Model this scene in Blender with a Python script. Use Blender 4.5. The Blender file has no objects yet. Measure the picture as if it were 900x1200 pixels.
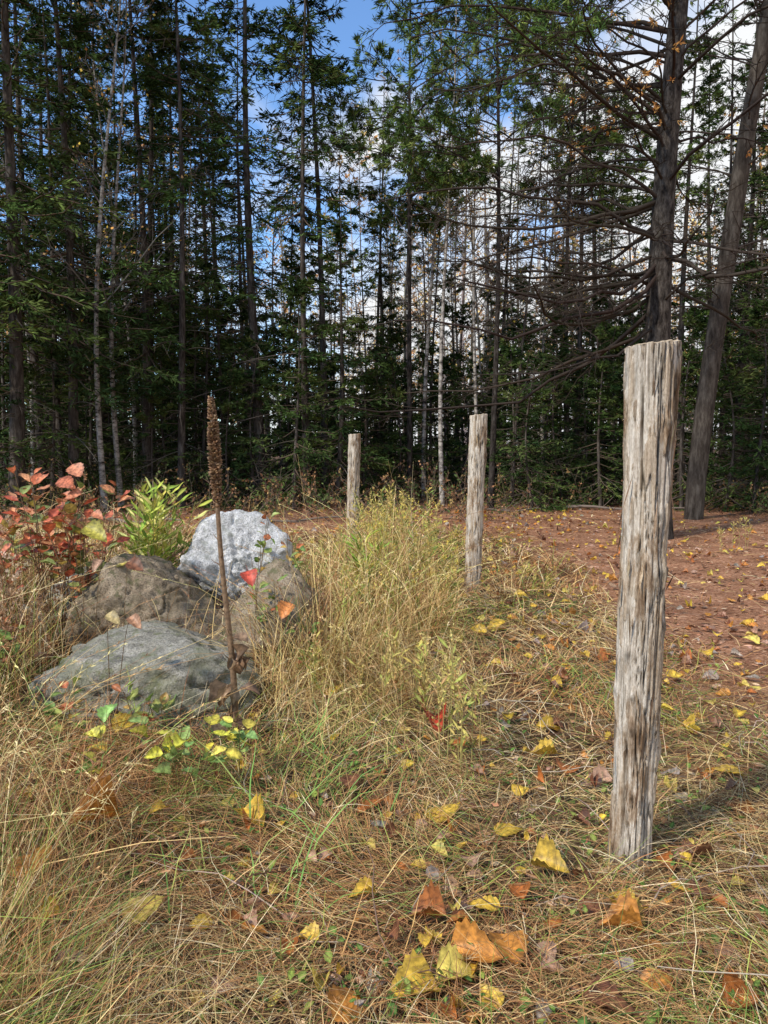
import bpy, math, numpy as np
from mathutils import noise, Vector, Matrix, Euler
rng=np.random.default_rng(11)
scene=bpy.context.scene
U=rng.uniform
# ---------------------------------------------------------------- camera
CAMZ=1.5; PITCH=math.radians(4.8); F=900.0
cam_d=bpy.data.cameras.new("camera"); cam=bpy.data.objects.new("camera",cam_d)
scene.collection.objects.link(cam); scene.camera=cam
cam.location=(0,0,CAMZ); cam.rotation_euler=(math.radians(90)-PITCH,0,0)
cam_d.sensor_fit='VERTICAL'; cam_d.sensor_height=36; cam_d.lens=27
cam_d.clip_start=0.05; cam_d.clip_end=1500
def ray(u,v):
    x=(u-450)/F; y=(600-v)/F
    return np.array([x, math.cos(PITCH)+y*math.sin(PITCH), -math.sin(PITCH)+y*math.cos(PITCH)])
def gnd(u,v,z=0.0):
    d=ray(u,v); t=(z-CAMZ)/d[2]; return np.array([0,0,CAMZ])+d*t
def at(u,v,y):
    d=ray(u,v); t=y/d[1]; return np.array([0,0,CAMZ])+d*t
# ---------------------------------------------------------------- mesh builder
class MB:
    def __init__(s): s.v=[];s.q=[];s.t=[];s.c=[];s.mq=[];s.mt=[];s.n=0;s.sq=[];s.st=[]
    def add(s,v,q=None,t=None,c=(1,1,1),m=0,smooth=False):
        v=np.asarray(v,dtype=np.float32).reshape(-1,3); k=len(v)
        c=np.asarray(c,dtype=np.float32)
        if c.ndim==1: c=np.tile(c,(k,1))
        s.v.append(v); s.c.append(c.reshape(-1,3))
        if q is not None and len(q):
            q=np.asarray(q).reshape(-1,4)+s.n; s.q.append(q); s.mq.append(np.full(len(q),m)); s.sq.append(np.full(len(q),smooth))
        if t is not None and len(t):
            t=np.asarray(t).reshape(-1,3)+s.n; s.t.append(t); s.mt.append(np.full(len(t),m)); s.st.append(np.full(len(t),smooth))
        s.n+=k
    def mesh(s,name,mats):
        me=bpy.data.meshes.new(name)
        v=np.concatenate(s.v); c=np.concatenate(s.c)
        q=np.concatenate(s.q) if s.q else np.zeros((0,4),int)
        t=np.concatenate(s.t) if s.t else np.zeros((0,3),int)
        me.vertices.add(len(v)); me.vertices.foreach_set('co',v.ravel())
        nl=q.size+t.size; me.loops.add(nl)
        me.loops.foreach_set('vertex_index',np.concatenate([q.ravel(),t.ravel()]).astype(np.int32))
        me.polygons.add(len(q)+len(t))
        ls=np.concatenate([np.arange(len(q))*4, q.size+np.arange(len(t))*3]).astype(np.int32)
        me.polygons.foreach_set('loop_start',ls)
        mi=np.concatenate((s.mq if s.mq else [])+(s.mt if s.mt else [])).astype(np.int32)
        me.polygons.foreach_set('material_index',mi)
        sm=np.concatenate((s.sq if s.sq else [])+(s.st if s.st else [])).astype(bool)
        me.polygons.foreach_set('use_smooth',sm)
        a=me.color_attributes.new('Col','FLOAT_COLOR','POINT')
        a.data.foreach_set('color',np.concatenate([c,np.ones((len(c),1),np.float32)],1).ravel())
        for m in mats: me.materials.append(m)
        me.update(calc_edges=True); me.validate()
        return me
    def obj(s,name,mats):
        me=s.mesh(name,mats); o=bpy.data.objects.new(name,me); scene.collection.objects.link(o); return o
    def flat(s):
        return (np.concatenate(s.v),np.concatenate(s.c),np.concatenate(s.q),np.concatenate(s.mq),np.concatenate(s.sq))
def nrm(a): return a/np.maximum(np.linalg.norm(a,axis=-1,keepdims=True),1e-9)
def tubes(mb,P,R,sides=4,c=(1,1,1),m=0):
    P=np.asarray(P,float)
    if P.ndim==2: P=P[None]
    R=np.asarray(R,float)
    if R.ndim==1: R=np.tile(R,(len(P),1))
    N,K,_=P.shape
    T=nrm(np.gradient(P,axis=1))
    d=nrm(P[:,-1]-P[:,0])
    ref=np.where(np.abs(d[:,2:3])<0.8,np.array([[0,0,1.]]),np.array([[1.,0,0]]))[:,None,:]
    A=nrm(np.cross(T,ref)); B=np.cross(T,A)
    th=np.arange(sides)/sides*2*np.pi
    V=P[:,:,None]+R[:,:,None,None]*(A[:,:,None]*np.cos(th)[:,None]+B[:,:,None]*np.sin(th)[:,None])
    idx=np.arange(N*K*sides).reshape(N,K,sides)
    nx=np.roll(idx,-1,axis=2)
    q=np.stack([idx[:,:-1],nx[:,:-1],nx[:,1:],idx[:,1:]],-1)
    c=np.asarray(c,float)
    if c.ndim==2: c=np.repeat(c,K*sides,axis=0)
    mb.add(V,q=q,c=c,m=m,smooth=True)
def pick(P,M,s0,s1):
    N,K,_=P.shape
    s=U(s0,s1,(N,M)); t=s*(K-1); i=np.clip(t.astype(int),0,K-2); f=(t-i)[...,None]
    r=np.arange(N)[:,None]
    a=P[r,i]; b=P[r,i+1]
    ln=np.linalg.norm(np.diff(P,axis=1),axis=2).sum(1)
    return s,(a*(1-f)+b*f),nrm(b-a),ln
def spawn(P,M,s0=.1,s1=1,ratio=.4,ang=1.0,grav=0,K=4,planar=0.,fall=.6,wob=.04):
    s,pos,tan,ln=pick(P,M,s0,s1)
    side=nrm(np.cross(tan,np.array([0,0,1.])+1e-4))*rng.choice([-1,1],s.shape)[...,None]
    rnd=nrm(np.cross(tan,rng.normal(size=tan.shape)))
    perp=nrm(side*planar+rnd*(1-planar))
    an=ang*U(.75,1.25,s.shape)[...,None]
    d=tan*np.cos(an)+perp*np.sin(an)
    L=(ln[:,None]*ratio*(1-fall*s)*U(.5,1.25,s.shape)).reshape(-1)
    pos=pos.reshape(-1,3); d=d.reshape(-1,3)
    ta=np.linspace(0,1,K)[None,:,None]
    Q=pos[:,None]+d[:,None]*L[:,None,None]*ta
    Q[:,:,2]+=grav*L[:,None]*ta[0,:,0]**2
    if wob: Q+=rng.normal(size=Q.shape)*wob*L[:,None,None]*ta
    return Q,L
def diamonds(mb,pos,d,S,L,W,c,m):
    L=np.asarray(L).reshape(-1,1); W=np.asarray(W).reshape(-1,1)
    v=np.stack([pos,pos+d*L*.45+S*W*.5,pos+d*L,pos+d*L*.45-S*W*.5],1)
    mb.add(v,q=np.arange(len(pos)*4),c=np.repeat(c,4,axis=0),m=m)
def sprinkle(mb,P,M,ang,L,W,c,m,s0=.05,s1=1.,jit=.25,planar=0.):
    s,pos,tan,ln=pick(P,M,s0,s1)
    rnd=nrm(np.cross(tan,rng.normal(size=tan.shape)))
    side=nrm(np.cross(tan,np.array([0,0,1.])+1e-4))*rng.choice([-1,1],s.shape)[...,None]
    perp=nrm(side*planar+rnd*(1-planar))
    an=ang*U(.6,1.3,s.shape)[...,None]
    d=(tan*np.cos(an)+perp*np.sin(an)).reshape(-1,3)
    S=nrm(np.cross(d,rng.normal(size=d.shape)))
    n=len(d); cc=np.repeat(c,M,axis=0)*U(1-jit,1+jit,(n,1))
    diamonds(mb,pos.reshape(-1,3),d,S,L*U(.6,1.3,n),W*U(.7,1.3,n),cc,m)
def palette(n,cols,w=None,jit=.15):
    cols=np.array(cols,float); w=None if w is None else np.array(w)/np.sum(w)
    return cols[rng.choice(len(cols),n,p=w)]*U(1-jit,1+jit,(n,1))*U(.94,1.06,(n,3))
def sm(x): x=np.clip(x,0,1); return x*x*(3-2*x)
def patch(x,y,f=1.0,o=0.):
    return .5+.25*(np.sin(1.7*f*x+2.1*np.sin(.9*f*y+o)+o)+np.sin(1.3*f*y+1.7*np.sin(1.1*f*x+2*o)+1+o))
def H(x,y):
    x=np.asarray(x,float); y=np.asarray(y,float)
    h=.018*np.sin(1.7*x+.5)*np.sin(1.3*y)+.012*np.sin(4.1*x+1)*np.sin(3.3*y+2)
    h=h+.16*sm((-x-1.6)/1.6)*sm((y-1.5)/2)*sm((16-y)/6)
    h=h+.10*sm((y-22)/20)*np.sin(.21*x+1)*np.sin(.17*y)*4
    h=h-.03*sm((x-2.0)/.8)*sm((24-y)/4)
    return h
# ---------------------------------------------------------------- materials
def newmat(name):
    m=bpy.data.materials.new(name); m.use_nodes=True; nt=m.node_tree
    b=nt.nodes['Principled BSDF']; return m,nt,b
def N(nt,t,**k):
    return nt.nodes.new(t)
def ramp(nt,stops):
    r=nt.nodes.new('ShaderNodeValToRGB'); e=r.color_ramp.elements
    while len(e)<len(stops): e.new(.5)
    for i,(p,c) in enumerate(stops):
        e[i].position=p; e[i].color=(*c,1)
    return r
def mixc(nt,a,b,f,blend='MIX'):
    n=nt.nodes.new('ShaderNodeMix'); n.data_type='RGBA'; n.blend_type=blend
    for s,v in ((6,a),(7,b),(0,f)):
        if isinstance(v,bpy.types.NodeSocket): nt.links.new(v,n.inputs[s])
        elif s==0: n.inputs[0].default_value=v
        else: n.inputs[s].default_value=(*v,1)
    return n.outputs[2]
def noise_n(nt,scale,detail=4,rough=.6,stretch=None,coord='Object'):
    tc=N(nt,'ShaderNodeTexCoord'); src=tc.outputs[coord]
    if stretch:
        mp=N(nt,'ShaderNodeMapping'); mp.inputs['Scale'].default_value=stretch
        nt.links.new(src,mp.inputs[0]); src=mp.outputs[0]
    n=N(nt,'ShaderNodeTexNoise'); n.inputs['Scale'].default_value=scale; n.inputs['Detail'].default_value=detail
    n.inputs['Roughness'].default_value=rough
    nt.links.new(src,n.inputs['Vector']); return n
def bump(nt,b,sock,strength=.5,dist=.01):
    bp=N(nt,'ShaderNodeBump'); bp.inputs['Strength'].default_value=strength; bp.inputs['Distance'].default_value=dist
    nt.links.new(sock,bp.inputs['Height']); nt.links.new(bp.outputs[0],b.inputs['Normal'])
def attr_mat(name,rough=.7,trans=0.,nscale=0,namp=.5,spec=.3):
    m,nt,b=newmat(name); a=N(nt,'ShaderNodeAttribute'); a.attribute_name='Col'; c=a.outputs['Color']
    if nscale:
        nz=noise_n(nt,nscale,2); r=ramp(nt,[(.3,(1-namp,)*3),(.7,(1+namp*.4,)*3)])
        nt.links.new(nz.outputs[0],r.inputs[0]); c=mixc(nt,c,r.outputs[0],1.0,'MULTIPLY')
    if spec==0:
        b_=N(nt,'ShaderNodeBsdfDiffuse'); nt.links.new(c,b_.inputs[0]); sh=b_.outputs[0]
    else:
        nt.links.new(c,b.inputs['Base Color']); b.inputs['Roughness'].default_value=rough
        b.inputs['Specular IOR Level'].default_value=spec; sh=b.outputs[0]
    if trans>0:
        t=N(nt,'ShaderNodeBsdfTranslucent'); nt.links.new(c,t.inputs[0])
        mx=N(nt,'ShaderNodeMixShader'); mx.inputs[0].default_value=trans
        nt.links.new(sh,mx.inputs[1]); nt.links.new(t.outputs[0],mx.inputs[2]); sh=mx.outputs[0]
    nt.links.new(sh,nt.nodes['Material Output'].inputs[0])
    return m
M_fol=attr_mat('conifer_foliage',spec=0)
M_grass=attr_mat('grass_blades',spec=0)
M_leaf=attr_mat('autumn_leaf',.5,.22,45,.55,.4)
M_weed=attr_mat('weed_leaf',.6,.2,spec=0)
M_twig=attr_mat('twig_bark',spec=0)
def bark(name,cols,stretch=(1,1,.25),scale=14,bd=.02):
    m,nt,b=newmat(name); n=noise_n(nt,scale,5,stretch=stretch,rough=.7)
    r=ramp(nt,cols); nt.links.new(n.outputs[0],r.inputs[0])
    a=N(nt,'ShaderNodeAttribute'); a.attribute_name='Col'
    c=mixc(nt,r.outputs[0],a.outputs['Color'],1.0,'MULTIPLY')
    nt.links.new(c,b.inputs['Base Color']); b.inputs['Roughness'].default_value=.9; b.inputs['Specular IOR Level'].default_value=.1
    bump(nt,b,n.outputs[0],.9,bd); return m
M_bark=bark('spruce_bark',[(.3,(.018,.014,.011)),(.5,(.062,.05,.041)),(.7,(.15,.13,.11))])
M_pbark=bark('pine_bark',[(.34,(.010,.008,.007)),(.46,(.042,.034,.028)),(.6,(.09,.077,.066)),(.7,(.14,.12,.105))],stretch=(1,1,.35),scale=16,bd=.05)
M_gbark=bark('grey_bark',[(.3,(.05,.042,.035)),(.48,(.17,.15,.13)),(.65,(.34,.32,.29))],scale=10)
M_birch=bark('birch_bark',[(.36,(.03,.026,.022)),(.45,(.22,.20,.18)),(.58,(.5,.47,.43))],stretch=(1,1,2.2),scale=5,bd=.005)
def post_mat():
    m,nt,b=newmat('weathered_cedar')
    n1=noise_n(nt,90,6,stretch=(1,1,.05),rough=.75)
    r1=ramp(nt,[(.28,(.26,.20,.15)),(.42,(.48,.41,.33)),(.55,(.63,.56,.47)),(.72,(.76,.71,.62))])
    nt.links.new(n1.outputs[0],r1.inputs[0])
    n2=noise_n(nt,8,7,stretch=(1,1,.33),rough=.7); r2=ramp(nt,[(.37,(.42,.32,.24)),(.43,(.70,.60,.50)),(.48,(1,.985,.96))])
    nt.links.new(n2.outputs[0],r2.inputs[0])
    c=mixc(nt,r1.outputs[0],r2.outputs[0],1.,'MULTIPLY')
    n3=noise_n(nt,26,5,stretch=(1,1,.10),rough=.7); r3=ramp(nt,[(.32,(.18,.13,.095)),(.36,(1,1,1))])
    nt.links.new(n3.outputs[0],r3.inputs[0]); c=mixc(nt,c,r3.outputs[0],1.,'MULTIPLY')
    n4=noise_n(nt,140,3,rough=.6,stretch=(1,1,.5)); r4=ramp(nt,[(.35,(.78,.76,.73)),(.6,(1.06,1.06,1.06))]); nt.links.new(n4.outputs[0],r4.inputs[0]); c=mixc(nt,c,r4.outputs[0],1.,'MULTIPLY')
    a=N(nt,'ShaderNodeAttribute'); a.attribute_name='Col'
    c=mixc(nt,c,a.outputs['Color'],1.,'MULTIPLY')
    nt.links.new(c,b.inputs['Base Color']); b.inputs['Roughness'].default_value=.85; b.inputs['Specular IOR Level'].default_value=.2
    ad=N(nt,'ShaderNodeMath'); ad.operation='ADD'; nt.links.new(n1.outputs[0],ad.inputs[0]); nt.links.new(n3.outputs[0],ad.inputs[1])
    bump(nt,b,ad.outputs[0],.9,.010); return m
M_post=post_mat()
def rock_mat(name,cols,lich,la,moss=(.11,.12,.05)):
    m,nt,b=newmat(name); n=noise_n(nt,7,8,rough=.72); r=ramp(nt,cols); nt.links.new(n.outputs[0],r.inputs[0])
    sp=noise_n(nt,90,2); rs=ramp(nt,[(.35,(.5,.5,.5)),(.5,(1,1,1)),(.7,(1.2,1.2,1.2))]); nt.links.new(sp.outputs[0],rs.inputs[0])
    c=mixc(nt,r.outputs[0],rs.outputs[0],1.,'MULTIPLY')
    l=noise_n(nt,4.5,5); rl=ramp(nt,[(.46,(0,0,0)),(.58,(la,la,la))]); nt.links.new(l.outputs[0],rl.inputs[0])
    c=mixc(nt,c,lich,rl.outputs[0])
    l2=noise_n(nt,11,5,rough=.7); r2=ramp(nt,[(.55,(0,0,0)),(.62,(.7,.7,.7))]); nt.links.new(l2.outputs[0],r2.inputs[0]); c=mixc(nt,c,moss,r2.outputs[0])
    nt.links.new(c,b.inputs['Base Color']); b.inputs['Roughness'].default_value=.9
    b.inputs['Specular IOR Level'].default_value=.2
    bump(nt,b,n.outputs[0],1.,.06); return m
M_r1=rock_mat('lichen_rock',[(.32,(.13,.12,.095)),(.5,(.32,.30,.245)),(.7,(.48,.45,.38))],(.25,.25,.17),.7,(.16,.17,.08))
M_r2=rock_mat('brown_rock',[(.3,(.13,.095,.062)),(.5,(.32,.25,.17)),(.7,(.45,.37,.27))],(.20,.16,.10),.65)
M_r3=rock_mat('white_granite',[(.34,(.22,.22,.22)),(.45,(.62,.61,.59)),(.7,(.82,.82,.80))],(.44,.44,.41),.5,(.30,.31,.26))
def ground_mat():
    m,nt,b=newmat('ground_litter'); tc=N(nt,'ShaderNodeTexCoord')
    nA=noise_n(nt,38,6,rough=.75); rA=ramp(nt,[(.36,(.035,.021,.012)),(.5,(.15,.095,.052)),(.66,(.37,.26,.14))]); nt.links.new(nA.outputs[0],rA.inputs[0])
    nB=noise_n(nt,26,7,rough=.85); rB=ramp(nt,[(.36,(.08,.037,.021)),(.47,(.31,.148,.08)),(.56,(.45,.245,.145)),(.68,(.60,.40,.27))]); nt.links.new(nB.outputs[0],rB.inputs[0])
    sx=N(nt,'ShaderNodeSeparateXYZ'); nt.links.new(tc.outputs['Object'],sx.inputs[0])
    w=noise_n(nt,.9,4)
    def mr(s,a,c):
        n=N(nt,'ShaderNodeMapRange'); nt.links.new(s,n.inputs[0]); n.inputs[1].default_value=a; n.inputs[2].default_value=c; return n.outputs[0]
    def math_(op,a,c):
        n=N(nt,'ShaderNodeMath'); n.operation=op
        for i,v in enumerate((a,c)):
            if isinstance(v,(int,float)): n.inputs[i].default_value=v
            else: nt.links.new(v,n.inputs[i])
        return n.outputs[0]
    wx=math_('ADD',sx.outputs[0],math_('MULTIPLY',w.outputs[0],1.6))
    wy=math_('ADD',sx.outputs[1],math_('MULTIPLY',w.outputs[0],4.))
    mk=math_('MAXIMUM',mr(wx,2.2,3.2),mr(wy,13.5,16.))
    c=mixc(nt,rA.outputs[0],rB.outputs[0],mk)
    nL=noise_n(nt,1.6,4); rL=ramp(nt,[(.35,(.60,.56,.53)),(.6,(1.06,1.05,1.04))]); nt.links.new(nL.outputs[0],rL.inputs[0]); c=mixc(nt,c,rL.outputs[0],1.,'MULTIPLY')
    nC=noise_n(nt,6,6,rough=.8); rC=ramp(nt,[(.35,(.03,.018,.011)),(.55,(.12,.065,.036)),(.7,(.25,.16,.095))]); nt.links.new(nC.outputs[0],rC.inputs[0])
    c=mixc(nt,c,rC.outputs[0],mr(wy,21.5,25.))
    nt.links.new(c,b.inputs['Base Color']); b.inputs['Roughness'].default_value=.95; b.inputs['Specular IOR Level'].default_value=.1
    bump(nt,b,nA.outputs[0],.8,.02); return m
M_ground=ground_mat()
# ---------------------------------------------------------------- ground sheet
t=np.linspace(-1,1,261); xs=np.sign(t)*np.abs(t)**3.2*400
ys=np.unique(np.concatenate([-np.linspace(0,1,30)**3*400, np.linspace(0,1,260)**2.6*600]))
X,Y=np.meshgrid(xs,ys); Z=H(X,Y)
g=MB(); idx=np.arange(X.size).reshape(X.shape)
g.add(np.stack([X,Y,Z],-1),q=np.stack([idx[:-1,:-1],idx[:-1,1:],idx[1:,1:],idx[1:,:-1]],-1),smooth=True)
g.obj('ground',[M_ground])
# ---------------------------------------------------------------- posts
def post(base,top,r0,r1,sides,rows,seed):
    b=MB(); axisv=top-base; Hh=axisv[2]
    zz=np.linspace(-.12,Hh,rows); V=np.zeros((rows,sides,3)); C=np.ones((rows,sides,3))
    knots=[(U(0,6.28),U(.1,.97)*Hh,U(.012,.026)) for _ in range(18)]
    nz=noise.noise
    for i,z in enumerate(zz):
        f=z/Hh
        for j in range(sides):
            th=j/sides*2*math.pi; c,s=math.cos(th),math.sin(th)
            n1=nz(Vector((c*1.1+seed,s*1.1,z*1.6)))
            tw=th+.10*z+.05*nz(Vector((c,s,z*3+seed)))
            ct,st_=math.cos(tw),math.sin(tw)
            g1=nz(Vector((ct*6+seed,st_*6,z*2.6)))
            g2=nz(Vector((ct*15+seed,st_*15,z*7)))
            gr=nz(Vector((ct*3.4+9+seed,st_*3.4,z*1.1)))
            gq=nz(Vector((ct*7+31+seed,st_*7,z*1.8)))
            crack=max(0,1-abs(gr)*22)+.7*max(0,1-abs(gq)*22)*(1 if nz(Vector((c*2,s*2+seed,z*3)))>-.05 else 0)
            crack=min(1,crack)
            fl_=nz(Vector((c*3.2+seed,s*3.2+5,z*3.2)))+.45*nz(Vector((c*9+seed,s*9+5,z*9)))
            step=.006 if fl_>.16 else 0
            r=r0+(r1-r0)*f+.011*n1+.005*g1+.003*g2-.014*crack+step
            dark=1.
            for (kt,kz,kr) in knots:
                dt=(th-kt+math.pi)%(2*math.pi)-math.pi; dd=((dt*r0)**2+((z-kz)*.6)**2)
                if dd<.004:
                    e=math.exp(-dd/(kr*kr*1.4)); r+=kr*.5*e; dark*=1-.6*math.exp(-dd/(kr*kr*.25))
            if z<.12: r+=.006*(1-z/.12)
            dz=0
            if i==rows-1: dz=.010*nz(Vector((c*3+seed,s*3,3)))+.008*c
            V[i,j]=(c*r+axisv[0]*f,s*r+axisv[1]*f,z+dz)
            k=(1-.84*crack)*(1+.3*min(0,g1)*2)*dark
            if step: C[i,j]=(k*.82,k*.75,k*.67)
            else: C[i,j]=(k,k*(1-.06*crack),k*(1-.12*crack))
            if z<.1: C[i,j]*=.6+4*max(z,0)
    idx=np.arange(rows*sides).reshape(rows,sides); nx=np.roll(idx,-1,1)
    b.add(V,q=np.stack([idx[:-1],nx[:-1],nx[1:],idx[1:]],-1),c=C,smooth=True)
    ring=V[-1]; cen=ring.mean(0); r2=cen+(ring-cen)*.9+np.array([0,0,.004]); r3=cen+(ring-cen)*.45+rng.normal(size=(sides,3))*.001
    vv=np.concatenate([ring,r2,r3,cen[None]]); a=np.arange(sides); n_=np.roll(a,-1)
    q=np.concatenate([np.stack([a,n_,n_+sides,a+sides],-1),np.stack([a+sides,n_+sides,n_+2*sides,a+2*sides],-1)])
    t=np.stack([a+2*sides,n_+2*sides,np.full(sides,3*sides)],-1)
    b.add(vv,q=q,t=t,c=(.9,.82,.7))
    nf=60; th=U(0,6.28,nf); z=U(.1,.97,nf)*Hh; rr=(r0+r1)/2+.006
    pos=np.stack([np.cos(th)*rr+axisv[0]*z/Hh,np.sin(th)*rr+axisv[1]*z/Hh,z],-1)
    d=nrm(np.stack([np.cos(th)*.2,np.sin(th)*.2,rng.choice([-1,1],nf)],-1)+rng.normal(size=(nf,3))*.08)
    S=nrm(np.cross(d,np.stack([np.cos(th),np.sin(th),0*th],-1)))
    diamonds(b,pos,d,S,U(.05,.18,nf),U(.004,.012,nf),palette(nf,[(.8,.7,.55),(.6,.5,.4),(.35,.27,.2)]),0)
    o=b.obj('wooden_post',[M_post]); o.location=(base[0],base[1],float(H(base[0],base[1])))
    return o
pb=gnd(738,1012); pt=at(766,407,pb[1]); post(pb,pt,.066,.085,190,300,1.3)
pb=gnd(553,692); pt=at(561,485,pb[1]); post(pb,pt,.080,.084,64,110,4.1)
pb=gnd(413,642); pt=at(415,508,pb[1]); post(pb,pt,.088,.086,48,80,7.7)
# ---------------------------------------------------------------- boulders
ROCKS=[]
def boulder(x,y,z,rx,ry,rz,mat,seed,rot=0,tilt=0):
    import bmesh
    bm=bmesh.new(); bmesh.ops.create_icosphere(bm,subdivisions=6,radius=1)
    r_=np.random.default_rng(seed); nn=nrm(r_.normal(size=(15,3))); dd=r_.uniform(.55,.92,15)
    co=np.array([v.co[:] for v in bm.verts]); dot=co@nn.T
    rr=np.where(dot>.05,dd/np.maximum(dot,.05),9); rr=-np.log(np.exp(-34*np.minimum(rr,1.4)).sum(1)+np.exp(-34*1.05))/34
    for v,r in zip(bm.verts,rr):
        d=v.co.copy(); p=d*1.0+Vector((seed,0,0))
        k=r+.07*noise.fractal(p*2.2,1,2,5)+.045*noise.fractal(p*6,1,2,5)
        cr_=abs(noise.noise(p*1.7+Vector((5,5,5)))); k-=.06*max(0,1-cr_*18)
        v.co=Vector((d.x*k*rx,d.y*k*ry,d.z*k*rz))
    me=bpy.data.meshes.new('boulder'); bm.to_mesh(me); bm.free(); me.materials.append(mat)
    for p in me.polygons: p.use_smooth=True
    o=bpy.data.objects.new('boulder',me); o.location=(x,y,z); o.rotation_euler=(tilt,0,rot); scene.collection.objects.link(o)
    ROCKS.append((x,y,rx*.78,ry*.8))
boulder(-1.42,4.42,.03,.90,.70,.50,M_r1,3,.15,-.1)
boulder(-1.70,5.45,.25,.66,.52,.58,M_r2,8,.5)
boulder(-1.22,6.15,.48,.56,.45,.48,M_r3,5,1.1)
boulder(-.84,5.4,.10,.50,.45,.56,M_r2,12,2.1)
boulder(-2.5,5.9,.1,.5,.5,.5,M_r1,21,.9)
def inrock(x,y):
    r=np.zeros(np.shape(x),bool)
    for (a,b_,c,d) in ROCKS: r|=((x-a)/c)**2+((y-b_)/d)**2<1
    return r
# ---------------------------------------------------------------- grass
def scatter(n,y0,y1,p,k=.62,w0=.9):
    yg=np.linspace(y0,y1,2000); w=(k*yg+w0)*yg**(-p); y=rng.choice(yg,n,p=w/w.sum())+U(-.01,.01,n)
    x=U(-1,1,n)*(k*y+w0); return x,y
def tall(x,y):
    left=.64*sm((-x-.45)/.8)*sm((11-y)/3)
    xc=np.interp(y,[3.5,5,8,12],[-.35,-.15,-.05,-.2]); wd=np.interp(y,[3,5,9,13],[.5,.85,.75,.6])
    strip=.68*np.exp(-((x-xc)/wd)**4)*sm((y-2.9)/1.6)*sm((12.5-y)/3)
    edge=.2*sm((1.6-np.abs(x-1.3))/1)*sm((y-5.5)/2)*sm((11-y)/2)
    r=np.maximum(np.maximum(left,strip),edge)
    front=np.exp(-((x+1.35)/.8)**4-((y-3.45)/.65)**4)
    r=r*(1-.62*front)
    return r*(.45+.75*patch(x,y,2.9,3))
def onpath(x,y): return np.maximum(sm((x+.5*patch(x,y,1.3)-2.0)/.9),sm((y+1.5*patch(x,y,.8)-13.2)/2.))
def blades(mb,x,y,z0,az,e0,bend,L,W,col,K=3,tw=.3):
    n=len(x); P=np.zeros((n,K+1,3)); P[:,0]=np.stack([x,y,z0],-1)
    for j in range(K):
        e=e0-bend*(j+.3)/K; st=(L/K)[:,None]; a=az+tw*rng.normal(size=n)*.5*(j>0)
        P[:,j+1]=P[:,j]+st*np.stack([np.cos(a)*np.cos(e),np.sin(a)*np.cos(e),np.sin(e)],-1)
    gz=H(P[...,0],P[...,1])+.004; P[...,2]=np.maximum(P[...,2],gz)
    ta=az+U(-.9,.9,n); S=np.stack([-np.sin(ta),np.cos(ta),rng.normal(size=n)*.3],-1)
    prof=np.linspace(1,.12,K+1)**.7
    hw=(W/2)[:,None,None]*prof[None,:,None]*S[:,None,:]
    V=np.stack([P-hw,P+hw],2)
    idx=np.arange(n*(K+1)*2).reshape(n,K+1,2)
    q=np.stack([idx[:,:-1,0],idx[:,:-1,1],idx[:,1:,1],idx[:,1:,0]],-1)
    mb.add(V,q=q,c=np.repeat(col,(K+1)*2,axis=0),smooth=True)
gr=MB()
n=180000; x,y=scatter(n,1.45,20,1.5)
T=tall(x,y); path=onpath(x,y)
clump=patch(x,y,3.1,1)*.5+patch(x,y,8,2)*.5
keep=(rng.random(n)>path*.965)&~inrock(x,y)&(rng.random(n)<.42+.8*clump)
x,y,T,path,clump=x[keep],y[keep],T[keep],path[keep],clump[keep]; n=len(x)
up=rng.random(n)<(.12+.7*T/.6*clump)
up&=(path<.6)|(rng.random(n)<.3)
L=np.where(up,(.09+T*U(.4,1.5,n))*(.5+.9*clump),U(.07,.34,n)*(1+.5*(T>.2)))
e0=np.where(up,np.radians(U(40,88,n)),np.radians(U(-5,38,n)))
bd=np.where(up,U(.1,2.0,n)**1.0,U(.1,.9,n))
W=U(.0016,.0038,n)*np.maximum(1,y/3.0)
z0=H(x,y)+np.where(up,0,U(0,.045,n)+U(0,.20,n)*T)
az=np.where(rng.random(n)<.55,6.28*patch(x,y,1.6,7)+rng.normal(size=n)*.6,U(0,6.283,n))
base=palette(n,[(.68,.49,.22),(.50,.34,.15),(.32,.18,.08),(.74,.60,.36),(.14,.073,.038),(.41,.20,.08)],[4,4,3.4,2.4,3.4,2.6],.25)
rp=patch(x,y,1.4,9); red=(rng.random(n)<.6*sm((rp-.4)/.3))|((x<-.9)&(y<4)&(rng.random(n)<.4)); base[red]=palette(red.sum(),[(.44,.22,.09),(.54,.31,.13),(.24,.11,.05)])
gold=(T>.25)&(x>-.8)&(y>3.6)&(rng.random(n)<.5); base[gold]=palette(gold.sum(),[(.78,.58,.24),(.68,.50,.20),(.46,.29,.12)])
gm=patch(x,y,1.9,4); grn=rng.random(n)<np.clip((gm-.42)*.9+.07,0.07,.42)*(1-path)*(1-.4*gold)
base[grn]=palette(grn.sum(),[(.15,.23,.055),(.24,.30,.065),(.38,.39,.09),(.09,.16,.045)],jit=.25)
blades(gr,x,y,z0,az,e0,bd,L,W,base)
gr.obj('dry_grass',[M_grass])
ss=MB(); x,y=scatter(5600,2.0,13,1.2); T=tall(x,y); k=(rng.random(len(x))<T*1.5)&~inrock(x,y); x,y,T=x[k],y[k],T[k]; n=len(x)
az=U(0,6.28,n); ht=T*U(.8,1.75,n); ln=U(.05,.6,n)
ta=np.linspace(0,1,5)[None,:]
P=np.stack([x[:,None]+np.cos(az)[:,None]*ln[:,None]*ta**2*ht[:,None]*2,y[:,None]+np.sin(az)[:,None]*ln[:,None]*ta**2*ht[:,None]*2,H(x,y)[:,None]+ht[:,None]*(ta-.2*ta**3)],-1)
cs=palette(n,[(.76,.60,.32),(.50,.30,.14),(.74,.60,.27),(.30,.15,.08)])
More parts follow.
